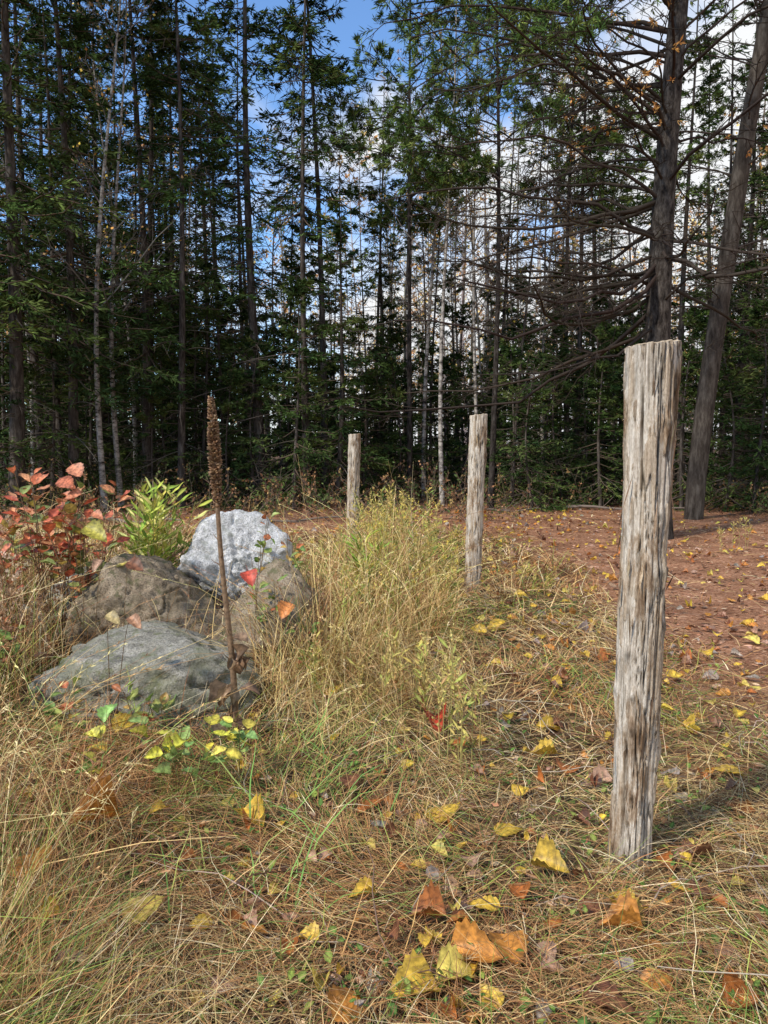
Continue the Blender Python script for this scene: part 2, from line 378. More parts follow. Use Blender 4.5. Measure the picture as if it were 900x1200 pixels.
tubes(ss,P,np.outer(.0012*np.maximum(1,y/4),[1.2,1,.9,.8,.5]),3,cs,0)
sprinkle(ss,P,14,.5,.022,.004,cs*1.1,0,.72,1.)
ss.obj('seed_head_grass',[M_grass])
# ---------------------------------------------------------------- leaves
def leaf_shape(wr=.42,rows=9,ser=.06,heart=True):
    t=np.linspace(0,1,rows); w=np.sin(np.pi*np.clip(t**(.62 if heart else .9),0,1))**.8*wr; w[0]=.05*wr; w[-1]=0.012
    w=w*(1+ser*np.array([(-1)**i for i in range(rows)])); c=np.array([-1,-.5,0,.5,1.])
    u=np.tile(t[:,None],(1,5)); v=w[:,None]*c[None]
    return u,v,c
LS={'ovate':leaf_shape(.41,13,.07),'lance':leaf_shape(.11,6,0,False),'oval':leaf_shape(.32,8,.05,False)}
def leaves(mb,pos,d,up,L,col,shape='ovate',fold=.25,curl=.3,m=0,tip=True):
    u,v,c=LS[shape]; n=len(pos); rows=u.shape[0]
    d=nrm(d); S=nrm(np.cross(d,up)); Nn=np.cross(S,d)
    L=np.asarray(L)*np.ones(n)
    fo=(fold*U(-.4,1.3,n))[:,None,None]; cu=(curl*U(-1,1.2,n))[:,None,None]; cr=(curl*U(-1,1,n))[:,None,None]
    asp=U(.7,1.12,n)[:,None,None]; ct=(np.abs(rng.normal(size=n))*.5*curl)[:,None,None]
    h=fo*np.abs(v)[None]-cu*(u[None]-.5)**2*.9+cr*v[None]*(u[None]-.4)+.02*np.sin(17*u[None]+U(0,6,n)[:,None,None])*np.abs(c)+ct*(v[None]/.4)**2
    V=pos[:,None,None]+(d[:,None,None]*u[None,...,None]+S[:,None,None]*(v[None]*asp)[...,None]+Nn[:,None,None]*h[...,None])*L[:,None,None,None]
    idx=np.arange(n*rows*5).reshape(n,rows,5)
    q=np.stack([idx[:,:-1,:-1],idx[:,:-1,1:],idx[:,1:,1:],idx[:,1:,:-1]],-1)
    vein=np.ones((rows,5)); vein[:,2]=1.2; vein[:,0]*=.72; vein[:,4]*=.72; vein[1::2,1]*=.86; vein[1::2,3]*=.86; vein[-2:]*=.7
    bl=U(.55,1,(n,1,1,1))*np.ones((1,rows,5,1)); sp_=U(0,1,(n,rows,5,1))<.12
    C=col[:,None,None]*vein[None,...,None]*U(.82,1.1,(n,rows,5,1))*np.where(sp_,bl,1)
    mb.add(V,q=q,c=C,m=m,smooth=True)
    K=np.stack([pos,pos-d*(L*.22)[:,None]+Nn*(L*.03)[:,None],pos-d*(L*.42)[:,None]-Nn*(L*.02)[:,None]],1)
    tubes(mb,K,np.outer(L*.012,[1,.8,.8]),3,col*.7,m)
YEL=(.86,.56,.07);LEM=(.88,.70,.15);ORG=(.76,.32,.06);DOR=(.57,.19,.045);BRN=(.26,.105,.05);PNK=(.56,.33,.21);GRY=(.44,.36,.29);RED=(.62,.08,.04)
fl=MB()
def flat_leaves(x,y,dz,L,col,tilt=.35,curl=.6):
    n=len(x); a=U(0,6.283,n); d=np.stack([np.cos(a),np.sin(a),rng.normal(size=n)*tilt*.6],-1)
    up=np.stack([rng.normal(size=n)*tilt,rng.normal(size=n)*tilt-.25,np.ones(n)],-1)
    pos=np.stack([x,y,H(x,y)+dz],-1)-d*(L*.5)[:,None]
    leaves(fl,pos,d,up,L,col,'ovate',.3,curl)
spec=[(42,1038,66,ORG),(110,987,54,ORG),(169,1073,50,LEM),(20,1115,40,BRN),(84,1138,38,PNK),(299,1085,32,ORG),(359,1098,30,YEL),(425,1044,32,YEL),
(500,1071,42,DOR),(567,1058,36,YEL),(557,1120,60,ORG),(597,1115,52,ORG),(536,1145,48,LEM),(484,1162,60,YEL),(404,1180,50,ORG),(575,1175,36,YEL),
(432,939,36,DOR),(412,915,28,BRN),(520,946,44,YEL),(552,1003,32,PNK),(597,967,34,YEL),(645,1015,42,YEL),(610,1043,30,DOR),(727,1085,50,ORG),(737,1068,42,YEL),(727,1050,32,YEL),
(868,1170,44,DOR),(856,1117,38,PNK),(803,1121,42,BRN),(770,1147,36,ORG),(822,1001,40,BRN),(822,1045,30,BRN),(853,904,32,YEL),(636,876,32,YEL),(640,846,26,YEL),(392,825,26,YEL),
(648,1135,28,PNK),(715,1180,60,BRN),(640,1190,28,GRY),(868,944,30,DOR),(700,912,32,PNK),(665,893,28,DOR),(535,870,24,DOR),(512,852,34,RED),(298,962,40,YEL),(185,965,24,YEL),(150,862,32,YEL),(112,893,26,YEL),
(50,800,24,PNK),(785,905,22,GRY),(805,855,22,YEL),(725,870,22,GRY),(650,800,22,YEL),(580,738,24,YEL),(560,745,18,YEL),(660,735,18,YEL),(610,700,16,YEL),(880,742,18,LEM),(790,790,18,YEL),(340,1110,28,DOR),(235,1080,26,YEL),(262,1150,30,PNK),(55,1095,30,YEL),(830,760,18,YEL),
(455,975,26,BRN),(470,1010,22,DOR),(680,960,24,BRN),(690,1060,26,BRN),(780,1010,24,DOR),(890,1010,30,BRN),(510,1020,22,GRY),(380,1000,22,PNK),(340,1020,26,BRN),(560,900,24,PNK),(610,920,20,YEL),(730,1130,26,GRY),(650,1080,24,DOR),(460,1100,26,BRN),(845,1060,26,DOR)]
sx=[];sy=[];sl=[];sc=[]
for (u_,v_,s_,c_) in spec:
    p=gnd(u_,v_,.05); sx.append(p[0]);sy.append(p[1]);sl.append(s_/F*p[1]*1.14);sc.append(c_)
tz=tall(np.array(sx),np.array(sy))
flat_leaves(np.array(sx),np.array(sy),.045+.18*tz,np.array(sl),np.array(sc)*U(.85,1.1,(len(sx),1)),.22,.42)
n=5600; x,y=scatter(n,1.7,20,.75); w=np.exp(-((x-2.2)/2.8)**2)+.22; k=(rng.random(n)<w)&~inrock(x,y); x,y=x[k],y[k]; n=len(x)
flat_leaves(x,y,U(.01,.055,n),U(.03,.08,n)*np.where(y>4.5,1.4,1),palette(n,[YEL,LEM,ORG,DOR,BRN,PNK,GRY],[3.2,1.7,1.5,1.5,3.,2.2,1.5]),.35)
fl.obj('fallen_leaves',[M_leaf])
nl=MB(); n=45000; x,y=scatter(n,1.6,24,1.2); pt_=onpath(x,y); k=rng.random(n)<.25+.75*pt_; x,y=x[k],y[k]; n=len(x)
a=U(0,6.283,n); d=nrm(np.stack([np.cos(a),np.sin(a),rng.normal(size=n)*.12],-1)); S=nrm(np.cross(d,np.stack([rng.normal(size=n)*.3,rng.normal(size=n)*.3,np.ones(n)],-1)))
bg=rng.random(n)<.35
diamonds(nl,np.stack([x,y,H(x,y)+U(.004,.016,n)],-1),d,S,np.where(bg,U(.03,.075,n),U(.04,.11,n)),np.where(bg,U(.02,.05,n),U(.002,.005,n)*np.maximum(1,y/5)),
  palette(n,[(.39,.185,.10),(.25,.12,.07),(.51,.30,.175),(.14,.075,.045),(.64,.46,.30)],[4,3,3,2.6,2],.25),0)
nl.obj('pine_needle_litter',[M_grass])
cg=MB(); n=9000; x,y=scatter(n,1.6,9,1.2); gm=patch(x,y,2.6,2)*.6+patch(x,y,6,5)*.4; k=(gm>.52)&(onpath(x,y)<.5)&~inrock(x,y); x,y=x[k],y[k]; n=len(x)
a=U(0,6.283,n); d=np.stack([np.cos(a),np.sin(a),U(.1,.9,n)],-1); pos=np.stack([x,y,H(x,y)+U(.01,.07,n)],-1)
leaves(cg,pos,d,np.tile([0,0,1.],(n,1))+rng.normal(size=(n,3))*.2,U(.015,.04,n),palette(n,[(.12,.22,.055),(.18,.28,.065),(.28,.34,.08)]),'oval',.2,.3)
cg.obj('ground_cover_plants',[M_weed])
b=MB(); n=300; x,y=scatter(n,1.8,9,1.2); a=U(0,6.28,n); L=U(.15,.6,n); ta=np.linspace(0,1,5)[None,:]
P=np.stack([x[:,None]+np.cos(a)[:,None]*L[:,None]*ta,y[:,None]+np.sin(a)[:,None]*L[:,None]*ta,H(x,y)[:,None]+.03+U(-.02,.25,(n,1))*L[:,None]*ta+.03*np.sin(4*ta)],-1); P[:,1:-1]+=rng.normal(size=(n,3,3))*.012
tubes(b,P,np.tile(np.linspace(.003,.0015,5),(n,1)),4,palette(n,[(.20,.13,.09),(.12,.07,.045),(.38,.30,.22)])); b.obj('dead_twigs',[M_twig])
# ---------------------------------------------------------------- weeds & shrubs
def stems(base,n,h,spread,K=6,lean=(0,0)):
    az=U(0,6.28,n); ta=np.linspace(0,1,K)[None,:]; hh=(h*U(.65,1.1,n))[:,None]; sp=(spread*U(.2,1.1,n))[:,None]
    bx=base[0]+rng.normal(size=n)*.06; by=base[1]+rng.normal(size=n)*.06
    return np.stack([bx[:,None]+(np.cos(az)[:,None]*sp+lean[0])*hh*ta**1.4,by[:,None]+(np.sin(az)[:,None]*sp+lean[1])*hh*ta**1.4,base[2]+hh*ta*(1-.12*sp*ta)],-1)
def leafy(mb,P,M,shape,L,cols,w=None,ang=1.1,s0=.2,s1=1.,droop=-.2,fold=.2,curl=.4):
    s,pos,tan,ln=pick(P,M,s0,s1); rnd=nrm(np.cross(tan,rng.normal(size=tan.shape))); an=ang*U(.7,1.2,s.shape)[...,None]
    d=(tan*np.cos(an)+rnd*np.sin(an)).reshape(-1,3); d[:,2]+=droop*U(0,1.5,len(d)); n=len(d)
    up=np.tile([0,-.25,1.],(n,1))+rng.normal(size=(n,3))*.25
    leaves(mb,pos.reshape(-1,3)+nrm(d)*(L*.3),d,up,L*U(.6,1.2,n),palette(n,cols,w),shape,fold,curl)
def base_at(x,y): return (x,y,float(H(x,y)))
STEM=(.22,.14,.07)
s=MB()
for (bx,by,hh,ns) in [(-2.30,5.45,1.22,7),(-2.15,5.5,1.18,7),(-2.5,5.7,1.1,6),(-2.05,5.2,1.0,4),(-2.7,5.4,.95,4)]:
    P=stems(base_at(bx,by),ns,hh,.24); tubes(s,P,np.linspace(.006,.002,6),4,np.tile(STEM,(ns,1)))
    leafy(s,P,12,'oval',.115,[(.78,.24,.11),(.82,.38,.18),(.60,.13,.06),(.62,.50,.11),(.30,.36,.10)],[3,3,2,1.5,1.8],s0=.5)
s.obj('raspberry_bush',[M_leaf])
s=MB()
for (bx,by,hh,ns) in [(-1.85,5.95,1.20,9),(-1.7,6.1,1.18,8),(-2.05,6.2,1.08,6),(-.18,6.9,.62,5)]:
    P=stems(base_at(bx,by),ns,hh,.2); tubes(s,P,np.linspace(.005,.002,6),4,np.tile((.30,.30,.10),(ns,1)))
    leafy(s,P,20,'lance',.15,[(.52,.58,.11),(.34,.48,.09),(.78,.74,.26),(.70,.58,.14)],[3,3,2.5,1],ang=.9,s0=.4,droop=-.1)
s.obj('willowherb_plant',[M_weed])
s=MB()
for (bx,by,hh,ns,cc) in [(-.80,4.95,.80,4,0),(-.70,5.7,.98,5,1),(-1.0,5.75,1.0,4,0),(-2.25,4.3,.45,4,0),(-1.15,3.75,.26,3,0),(-1.6,3.7,.26,3,0),(-.45,4.6,.5,3,0)]:
    P=stems(base_at(bx,by),ns,hh,.25); tubes(s,P,np.linspace(.004,.0015,6),4,np.tile(STEM,(ns,1)))
    leafy(s,P,8,'oval',.08,[(.24,.36,.08),(.40,.46,.11),(.60,.20,.08),(.64,.40,.10)],[3,3,1.,1],s0=.35)
s.obj('blackberry_plant',[M_leaf])
s=MB()
for (u_,v_,hh,ns) in [(232,935,.32,4),(262,920,.28,3),(205,930,.28,3),(140,930,.24,2)]:
    b0=gnd(u_,v_); P=stems(base_at(b0[0],b0[1]),ns,hh,.3); tubes(s,P,np.linspace(.003,.0015,6),4,np.tile((.25,.22,.08),(ns,1)))
    leafy(s,P,4,'ovate',.085,[(.80,.72,.09),(.84,.72,.12),(.42,.58,.16),(.32,.52,.14)],s0=.45,ang=1.2)
s.obj('poplar_seedling',[M_leaf])
s=MB()
for (u_,v_,yy,c_,L_) in [(150,658,4.7,BRN,.13),(118,655,4.7,PNK,.10),(152,722,3.8,(.55,.29,.16),.10),(125,718,3.8,(.6,.46,.2),.10),(290,668,4.8,(.75,.12,.07),.12),(340,706,4.6,(.78,.29,.08),.12),(100,617,4.9,(.50,.44,.07),.20),(85,545,5.2,(.8,.32,.17),.13),(70,560,5.2,(.75,.24,.12),.13),(95,575,5.2,(.75,.28,.14),.12),(108,600,5.1,(.75,.28,.14),.10)]:
    p=at(u_,v_,yy); b_=np.array([p[0]+U(-.15,.15),p[1]+.1,H(p[0],p[1])]); ta=np.linspace(0,1,6)[:,None]
    Q=b_*(1-ta)+p*ta+np.array([0,0,.08])*np.sin(ta*3.14); tubes(s,Q,np.linspace(.003,.0012,6),4,STEM)
    a=U(0,6.28); leaves(s,p[None],np.array([[math.cos(a),-.4,-.5]]),np.array([[0,-.7,.8]]),np.array([L_]),np.array([c_])*.95,'ovate')
s.obj('bramble_vine',[M_leaf])
s=MB(); n=60; x=U(-3.4,-1.55,n); y=U(3.7,7.5,n)
for i in range(n):
    if inrock(x[i],y[i]) or (x[i]>-2.1 and 3.5<y[i]<5.6): continue
    P=stems(base_at(x[i],y[i]),3,U(.4,.72),.35); tubes(s,P,np.linspace(.0035,.0015,6),3,palette(3,[(.35,.20,.11),(.24,.13,.08)]))
    tw,_=spawn(P,11,.5,1.,.3,.7,.05,4); tubes(s,tw,np.tile([.0018,.0015,.0012,.001],(len(tw),1)),3,palette(len(tw),[(.35,.21,.12)]))
    sprinkle(s,tw,16,1.0,.022,.012,palette(len(tw),[(.60,.42,.27),(.44,.28,.17),(.68,.54,.36)]),0,.4,1.)
    leafy(s,P,8,'lance',.07,[(.34,.20,.10),(.42,.34,.12),(.48,.18,.10)],ang=1.,s0=.1,s1=.8,curl=.9)
s.obj('dried_aster',[M_weed])
s=MB(); n=100; y=U(6.0,11.5,n); x=np.interp(y,[5,7,9,12],[-.05,.10,.2,.15])+rng.normal(size=n)*.34
for i in range(n):
    hh=U(.35,.85)*(1.15 if (y[i]>7.5 and x[i]<.55) else .75)*(1 if x[i]>-.25 or y[i]<8 else .6); ns=rng.integers(2,4); P=stems(base_at(x[i],y[i]),ns,hh,.2)
    tubes(s,P,np.linspace(.004,.0018,6),3,np.tile((.44,.36,.13),(ns,1)))
    g_=[(.36,.40,.09),(.56,.50,.13),(.66,.50,.15),(.24,.31,.08)]
    leafy(s,P,13,'lance',.08,g_,ang=.9,s0=.15)
    tw,_=spawn(P,7,.72,1.,.22,.6,-.1,3); sprinkle(s,tw,9,.8,.02,.012,palette(len(tw),[(.74,.58,.14),(.62,.48,.20),(.48,.38,.14)]),0)
s.obj('goldenrod',[M_weed])
s=MB()
for (u_,v_,hh) in [(541,900,.62),(536,880,.5),(548,895,.55),(492,860,.5),(470,840,.55),(440,850,.5),(425,690,.7),(400,800,.5),(360,830,.45),(640,700,.3),(870,640,.5),(855,645,.45),(620,690,.3)]:
    b0=gnd(u_,v_); P=stems(base_at(b0[0],b0[1]),3,hh,.1); tubes(s,P,np.linspace(.0035,.0015,6),3,np.tile((.45,.38,.14),(3,1)))
    leafy(s,P,14,'lance',.07,[(.44,.46,.12),(.62,.52,.15),(.46,.28,.12)],ang=.8,s0=.2)
    tw,_=spawn(P,8,.5,1.,.3,.6,0,3); sprinkle(s,tw,8,.8,.016,.009,palette(len(tw),[(.70,.56,.20),(.56,.44,.16)]),0)
s.obj('yellow_weeds',[M_weed])
s=MB(); n=240; cx=rng.choice([-1.2,-.35,-.25,-.6,-1.4,-1.0,-1.9],n); cy=rng.choice([3.1,2.6,2.35,3.5,3.7],n); x=cx+rng.normal(size=n)*.15; y=cy+rng.normal(size=n)*.15
blades(s,x,y,H(x,y),U(0,6.28,n),U(.6,1.45,n),U(.3,1.6,n),U(.15,.45,n),U(.004,.009,n),palette(n,[(.15,.28,.07),(.21,.36,.09),(.36,.42,.12)]),K=5)
s.obj('green_grass',[M_grass])
# ---------------------------------------------------------------- mullein
s=MB(); b0=gnd(276,872); b0[2]=H(b0[0],b0[1]); tp=at(247,466,b0[1]-.05); ta=np.linspace(0,1,14)[:,None]
Q=b0*(1-ta)+tp*ta; Q[:,0]+=.018*np.sin(ta[:,0]*7)*(1-ta[:,0]); tubes(s,Q,np.linspace(.018,.008,14),8,(.30,.19,.11))
hd=Q[None,9:]; n=900; ss_,pos,tan,_=pick(hd,n,0,1.); pos=pos[0]; a=U(0,6.28,n); taper=.55+.9*np.sin(np.pi*np.clip(ss_[0]*.85+.12,0,1))
out=nrm(np.stack([np.cos(a),np.sin(a),U(.1,.7,n)],-1))
kp=U(0,1,n)<(.45+.55*ss_[0]+.3*(np.sin(ss_[0]*40)>0)); pos=pos[kp];out=out[kp];tp_=taper[kp]; n=len(pos)
tubes(s,np.stack([pos+out*.004,pos+out*(.012*tp_)[:,None],pos+out*(.021*tp_)[:,None],pos+out*(.026*tp_)[:,None]],1),np.tile([.002,.0055,.0045,.0008],(n,1)),5,palette(n,[(.28,.16,.08),(.40,.25,.13),(.16,.085,.045)]))
P=Q[None,:9]; tw,_=spawn(P,26,.05,.98,.11,1.0,.1,4); tubes(s,tw,np.tile([.004,.003,.002,.001],(len(tw),1)),4,palette(len(tw),[(.28,.17,.10)]))
leafy(s,P,16,'oval',.12,[(.36,.24,.13),(.26,.16,.09),(.42,.30,.18)],ang=2.2,s0=.0,s1=.55,droop=-1.2,curl=1.4)
s.obj('mullein_stalk',[M_leaf])
# ---------------------------------------------------------------- trees
GR=[(.040,.067,.020),(.058,.09,.026),(.088,.118,.033),(.024,.042,.016)]
def trunk(Hh,r,wob=.12,K=16,lean=(0,0),pw=.85):
    ta=np.linspace(0,1,K); ph=U(0,6.28,4)
    x=wob*(np.sin(ta*5+ph[0])-math.sin(ph[0]))+lean[0]*Hh*ta; y=wob*(np.sin(ta*4+ph[1])-math.sin(ph[1]))+lean[1]*Hh*ta
    P=np.stack([x,y,Hh*ta-.15*(ta==0)],-1)[None]; R=r*(1-.93*ta**pw); R[0]*=1.25
    return P,R
def conifer(Hh,r,cb,mx,nb,dens,ndead,cols=GR,twm=12,cardL=.15,cardW=.03,lean=(0,0),gap=.25,cm=11):
    b=MB(); P,R=trunk(Hh,r,.1,lean=lean); tubes(b,P,R,8,(1,1,1),0)
    s=np.sort(U(cb/Hh,.985,nb)); s=s+rng.normal(size=nb)*.004; s=np.clip(s,0,.99)
    i=np.clip((s*15).astype(int),0,14); f=(s*15-i)[:,None]; pos=P[0][i]*(1-f)+P[0][i+1]*f
    az=U(0,6.283,nb); rel=(1-s)/(1-cb/Hh); L=(mx*np.clip(rel,0,1)**.75*U(.4,1.25,nb)*(.7+.3*np.minimum(1,(s*Hh-cb)/1.5+.4))+.18)
    K=6; ta=np.linspace(0,1,K)[None,:]; sl=(.30-.85*rel)[:,None]+rng.normal(size=(nb,1))*.12
    B=np.stack([pos[:,0:1]+np.cos(az)[:,None]*L[:,None]*ta,pos[:,1:2]+np.sin(az)[:,None]*L[:,None]*ta,pos[:,2:3]+L[:,None]*(sl*ta+.22*ta**2)],-1)
    B+=rng.normal(size=B.shape)*.02*L[:,None,None]*ta[...,None]
    tubes(b,B,np.outer(.006+.009*L,np.linspace(1,.25,K)),3,palette(nb,[(.10,.075,.055)]),1)
    live=U(0,1,nb)>gap*.5
    BL=B[live]; tw,tl=spawn(BL,twm,.15,1.,.42,.9,-.18,4,planar=.7,fall=.65)
    bc=np.repeat(palette(len(BL),cols,jit=.3),twm,axis=0)
    kk=U(0,1,len(tw))<dens; tw=tw[kk]; bc=bc[kk]
    sprinkle(b,tw,cm,.5,cardL,cardW,bc,2,0,1,.35)
    sprinkle(b,BL,9,.6,cardL,cardW,palette(len(BL),cols,jit=.3),2,.3,1.)
    if ndead:
        s=U(.06,min(.75,cb/Hh+.25),ndead); i=(s*15).astype(int); f=(s*15-i)[:,None]; pos=P[0][i]*(1-f)+P[0][i+1]*f; az=U(0,6.28,ndead); L=U(.4,1.9,ndead)
        D=np.stack([pos[:,0:1]+np.cos(az)[:,None]*L[:,None]*ta,pos[:,1:2]+np.sin(az)[:,None]*L[:,None]*ta,pos[:,2:3]+L[:,None]*(U(-.25,.15,(ndead,1))*ta-.15*ta**2)],-1)
        tubes(b,D,np.outer(.004+.006*L,np.linspace(1,.3,K)),3,palette(ndead,[(.13,.11,.09),(.08,.065,.052)]),1)
        d2,_=spawn(D,5,.2,1,.35,.8,-.1,3); tubes(b,d2,np.tile([.004,.003,.002],(len(d2),1)),3,palette(len(d2),[(.12,.10,.08)]),1)
    return b,M_bark
def hardwood(Hh,r,cb,nb,barkm,leafn=2,lean=(0,0),cols=[(.70,.50,.10),(.62,.34,.10),(.52,.32,.16)],mx=2.2,tc=(.19,.16,.135),tcol=(1,1,1)):
    b=MB(); P,R=trunk(Hh,r,.22,lean=lean,pw=.95); tubes(b,P,R,8,tcol,0)
    s=U(cb/Hh,.97,nb); i=(s*15).astype(int); f=(s*15-i)[:,None]; pos=P[0][i]*(1-f)+P[0][i+1]*f; az=U(0,6.28,nb)
    L=mx*U(.4,1.1,nb)*(1.2-s*.8); K=6; ta=np.linspace(0,1,K)[None,:]; sl=U(.3,1.3,(nb,1))
    B=np.stack([pos[:,0:1]+np.cos(az)[:,None]*L[:,None]*ta,pos[:,1:2]+np.sin(az)[:,None]*L[:,None]*ta,pos[:,2:3]+L[:,None]*(sl*ta+.1*ta**2)],-1)
    B+=rng.normal(size=B.shape)*.025*L[:,None,None]*ta[...,None]
    tubes(b,B,np.outer(.006+.009*L,np.linspace(1,.25,K)),3,palette(nb,[tc]),1)
    t1,_=spawn(B,8,.25,1,.45,.7,.1,4); tubes(b,t1,np.tile([.006,.005,.004,.002],(len(t1),1)),3,palette(len(t1),[tc]),1)
    if leafn: sprinkle(b,t1,leafn,1.,.075,.055,palette(len(t1),cols),2,.4,1.)
    return b,barkm
SPR=[conifer(17,.16,3.8,2.2,130,1.,40),conifer(18,.14,5.0,2.0,125,.95,50),conifer(15,.13,2.6,2.0,125,1.,30),conifer(16,.10,7.0,1.5,85,.8,60)]
YNG=[conifer(5.5,.06,.4,1.35,75,.95,6,twm=11,cardL=.12,cardW=.026),conifer(4.0,.045,.2,1.25,65,.95,3,twm=10,cardL=.11,cardW=.024),conifer(7.5,.08,.8,1.5,85,.95,12,twm=12,cardL=.13)]
HW=[hardwood(14,.075,4.5,26,M_birch,1,lean=(.05,0),tcol=(.75,.73,.7)),hardwood(14,.07,4.5,28,M_birch,1,tcol=(.85,.83,.8)),hardwood(13,.07,2.5,36,M_gbark,3,lean=(-.03,.02)),hardwood(15,.055,3,30,M_gbark,2)]
BARE=[conifer(15,.085,10,1.2,30,.8,100,gap=1.),conifer(13,.06,9.5,1.0,24,.7,80,gap=1.,lean=(.02,0))]
# trees beyond 22 m are merged into the distant mass, nearer ones are objects of their own
DM=MB(); DMM=[M_bark,M_twig,M_fol,M_gbark,M_birch]
mcache={}; fcache={}
def place(name,proto,u_,d,sc=1.,rot=None,x=None):
    if x is None: x=(u_-450)/F*d
    b,bm_=proto
    loc=(x,d,float(H(x,d))-.05); ro=(rng.normal()*.015,rng.normal()*.02,U(0,6.28) if rot is None else rot); s=sc*U(.92,1.08); scl=(s,s,sc)
    if d>=22:
        if id(b) not in fcache: fcache[id(b)]=b.flat()
        v,c,q,mq,sq=fcache[id(b)]
        Mx=np.array(Matrix.LocRotScale(Vector(loc),Euler(ro),Vector(scl)))
        vv=v@Mx[:3,:3].T+Mx[:3,3]
        k=DM.n; mm=np.where(mq==0,DMM.index(bm_) if bm_ in DMM else 0,mq)
        DM.v.append(vv.astype(np.float32)); DM.c.append(c); DM.q.append(q+k); DM.mq.append(mm); DM.sq.append(sq); DM.n+=len(v)
    else:
        if id(b) not in mcache: mcache[id(b)]=b.mesh(name,[bm_,M_twig,M_fol])
        o=bpy.data.objects.new(name,mcache[id(b)]); scene.collection.objects.link(o)
        o.location=loc; o.rotation_euler=ro; o.scale=scl
for (u_,d,k,sc) in [(18,17,0,1.1),(52,20,1,1),(-40,16,2,1.1),(92,23,1,.95),(-90,21,0,1),(115,26,3,1),(178,21,0,.95),(212,19,3,1.05),(240,25,2,1),(308,20,1,1.0),(270,27,1,.9),(170,19.4,2,1.1),(85,18.2,2,1.15),(5,21.5,2,1),(125,24,2,1.1),(205,23,2,1.),
    (360,19.5,3,1.0),(382,21,3,1.15),(205,28,0,1),(60,27,0,1.05),(-10,25,1,1),(150,30,1,1.05),(500,29,3,.8),(690,26,3,.9),(800,21,2,.95),(960,18,0,1),(1000,23,1,1),(885,26,1,.9),(930,21,2,1.),(655,30,3,.8),(830,28,0,.9),(860,24,0,.9),(710,28,1,.75)]:
    place('spruce_tree',SPR[k],u_,d,sc)
for (u_,d,k,sc,r_) in [(122,18.0,0,1,0),(142,18.6,0,.95,.3),(158,21,1,1,None),(38,21,1,1.1,None),(519,19.5,1,1,None),(497,21.5,1,.95,None),(562,21,1,.9,None),(640,21.8,1,.9,None),(478,26,3,1,None),(545,28,2,1,None),(430,27,3,.9,None),(612,27,2,1,None),(638,24,3,1,None),(708,27,1,.9,None),(735,25,3,1,None),(330,28,2,1,None),(455,30,1,1,None),(870,25,1,.9,None),(565,24,3,.9,None)]:
    place('birch_tree' if k<2 else 'aspen_tree',HW[k],u_,d,sc,r_)
for (u_,d,k) in [(75,19,0),(105,21,1),(192,23,0),(262,21,1),(288,24,0),(340,25,1),(405,24,1),(440,25,0),(505,24,1),(535,30,1),(583,26,0),(600,21,1),(672,21.5,0),(715,24,1),(650,28,1),(845,22,0),(892,21,1),(15,23,0),(230,21,1),(165,25,0)]:
    place('dead_spruce_tree',BARE[k],u_,d,U(.9,1.1))
for (u_,d,k,sc) in [(345,18.2,0,1.0),(395,19.2,2,1.0),(425,20.5,0,.9),(465,21,1,1),(300,19.5,1,1.1),(270,19,1,.9),(60,18,0,1),(110,19.5,1,1),(10,19,2,.9),(200,20,0,.9),(180,18.5,1,.8),(240,20.5,2,.85),
    (600,20,1,1.1),(635,21,0,.9),(660,20.5,1,1.1),(690,21,0,.95),(720,21.5,1,1.2),(745,21,0,.9),(800,19,0,.9),(850,18.5,1,1.1),(885,18,0,.9),(915,18.5,2,.8),(570,23,0,.8),(540,22.5,1,1),(500,23.5,0,.85),(-20,16.5,1,1.1),(960,17,0,.9),(620,24,2,.9),(700,25,2,.9),(130,23,2,.9),(30,24,2,1),(870,22,2,.9),(360,22,2,1.1),(440,24,2,.8),(330,21,1,1.2),(660,23,2,.9),
    (90,22,0,1.2),(180,22.5,0,1.2),(220,22,1,1.3),(290,22.5,0,1.1),(610,22,0,.9),(680,22.5,0,1.),(740,23,0,1.1),(820,22,0,1),(790,22.5,1,1.2),(590,25,0,.9),(515,25,1,1.1),(475,26,0,.8),(625,18.8,1,1.0),(705,19.5,0,.85),(370,23.5,0,1.),(650,25,2,1.),(730,26,2,1.)]:
    place('fir_tree',YNG[k],u_,d,sc)
for i in range(46):
    u_=U(-260,1160); d=U(25,38)
    dens=1. if u_<300 else (.25 if u_<760 else .6)
    if U()<dens: place('spruce_tree',SPR[rng.integers(0,4)],u_,d,U(.8,1.05)*(.8 if 300<u_<760 else 1))
    if U()<.9: place('fir_tree',YNG[rng.integers(0,3)],U(-260,1160),U(23,34),U(.8,1.3))
dm=DM; n=400; d=U(31,75,n); u_=U(-350,1250,n); x=(u_-450)/F*d; hh=U(9,17,n); K=7; ta=np.linspace(0,1,K)[None,:]
P=np.stack([x[:,None]+rng.normal(size=(n,1))*.5*ta+.1*np.sin(5*ta+U(0,6,(n,1))),d[:,None]+0*ta,H(x,d)[:,None]-.1+hh[:,None]*ta],-1)
tcol=palette(n,[(.36,.31,.26),(.18,.15,.12),(.54,.50,.44),(.25,.21,.175)],jit=.2)
tubes(dm,P,np.outer(U(.04,.12,n),np.linspace(1,.25,K)),5,tcol,1)
B,_=spawn(P,15,.2,1.,.16,.9,.15,4,fall=.5); tubes(dm,B,np.tile([.02,.015,.01,.006],(len(B),1)),3,np.repeat(tcol,15,axis=0)*.8,1)
t1,_=spawn(B,4,.2,1.,.6,.7,.05,3); sprinkle(dm,t1,2,.3,.5,.02,palette(len(t1),[(.28,.23,.19),(.18,.15,.13)]),1)
hasl=np.repeat(U(0,1,n)<.5,15*4); sprinkle(dm,t1[hasl],6,1.,.16,.12,palette(hasl.sum(),[(.66,.38,.14),(.76,.56,.20),(.52,.30,.15)]),2,.2,1.)
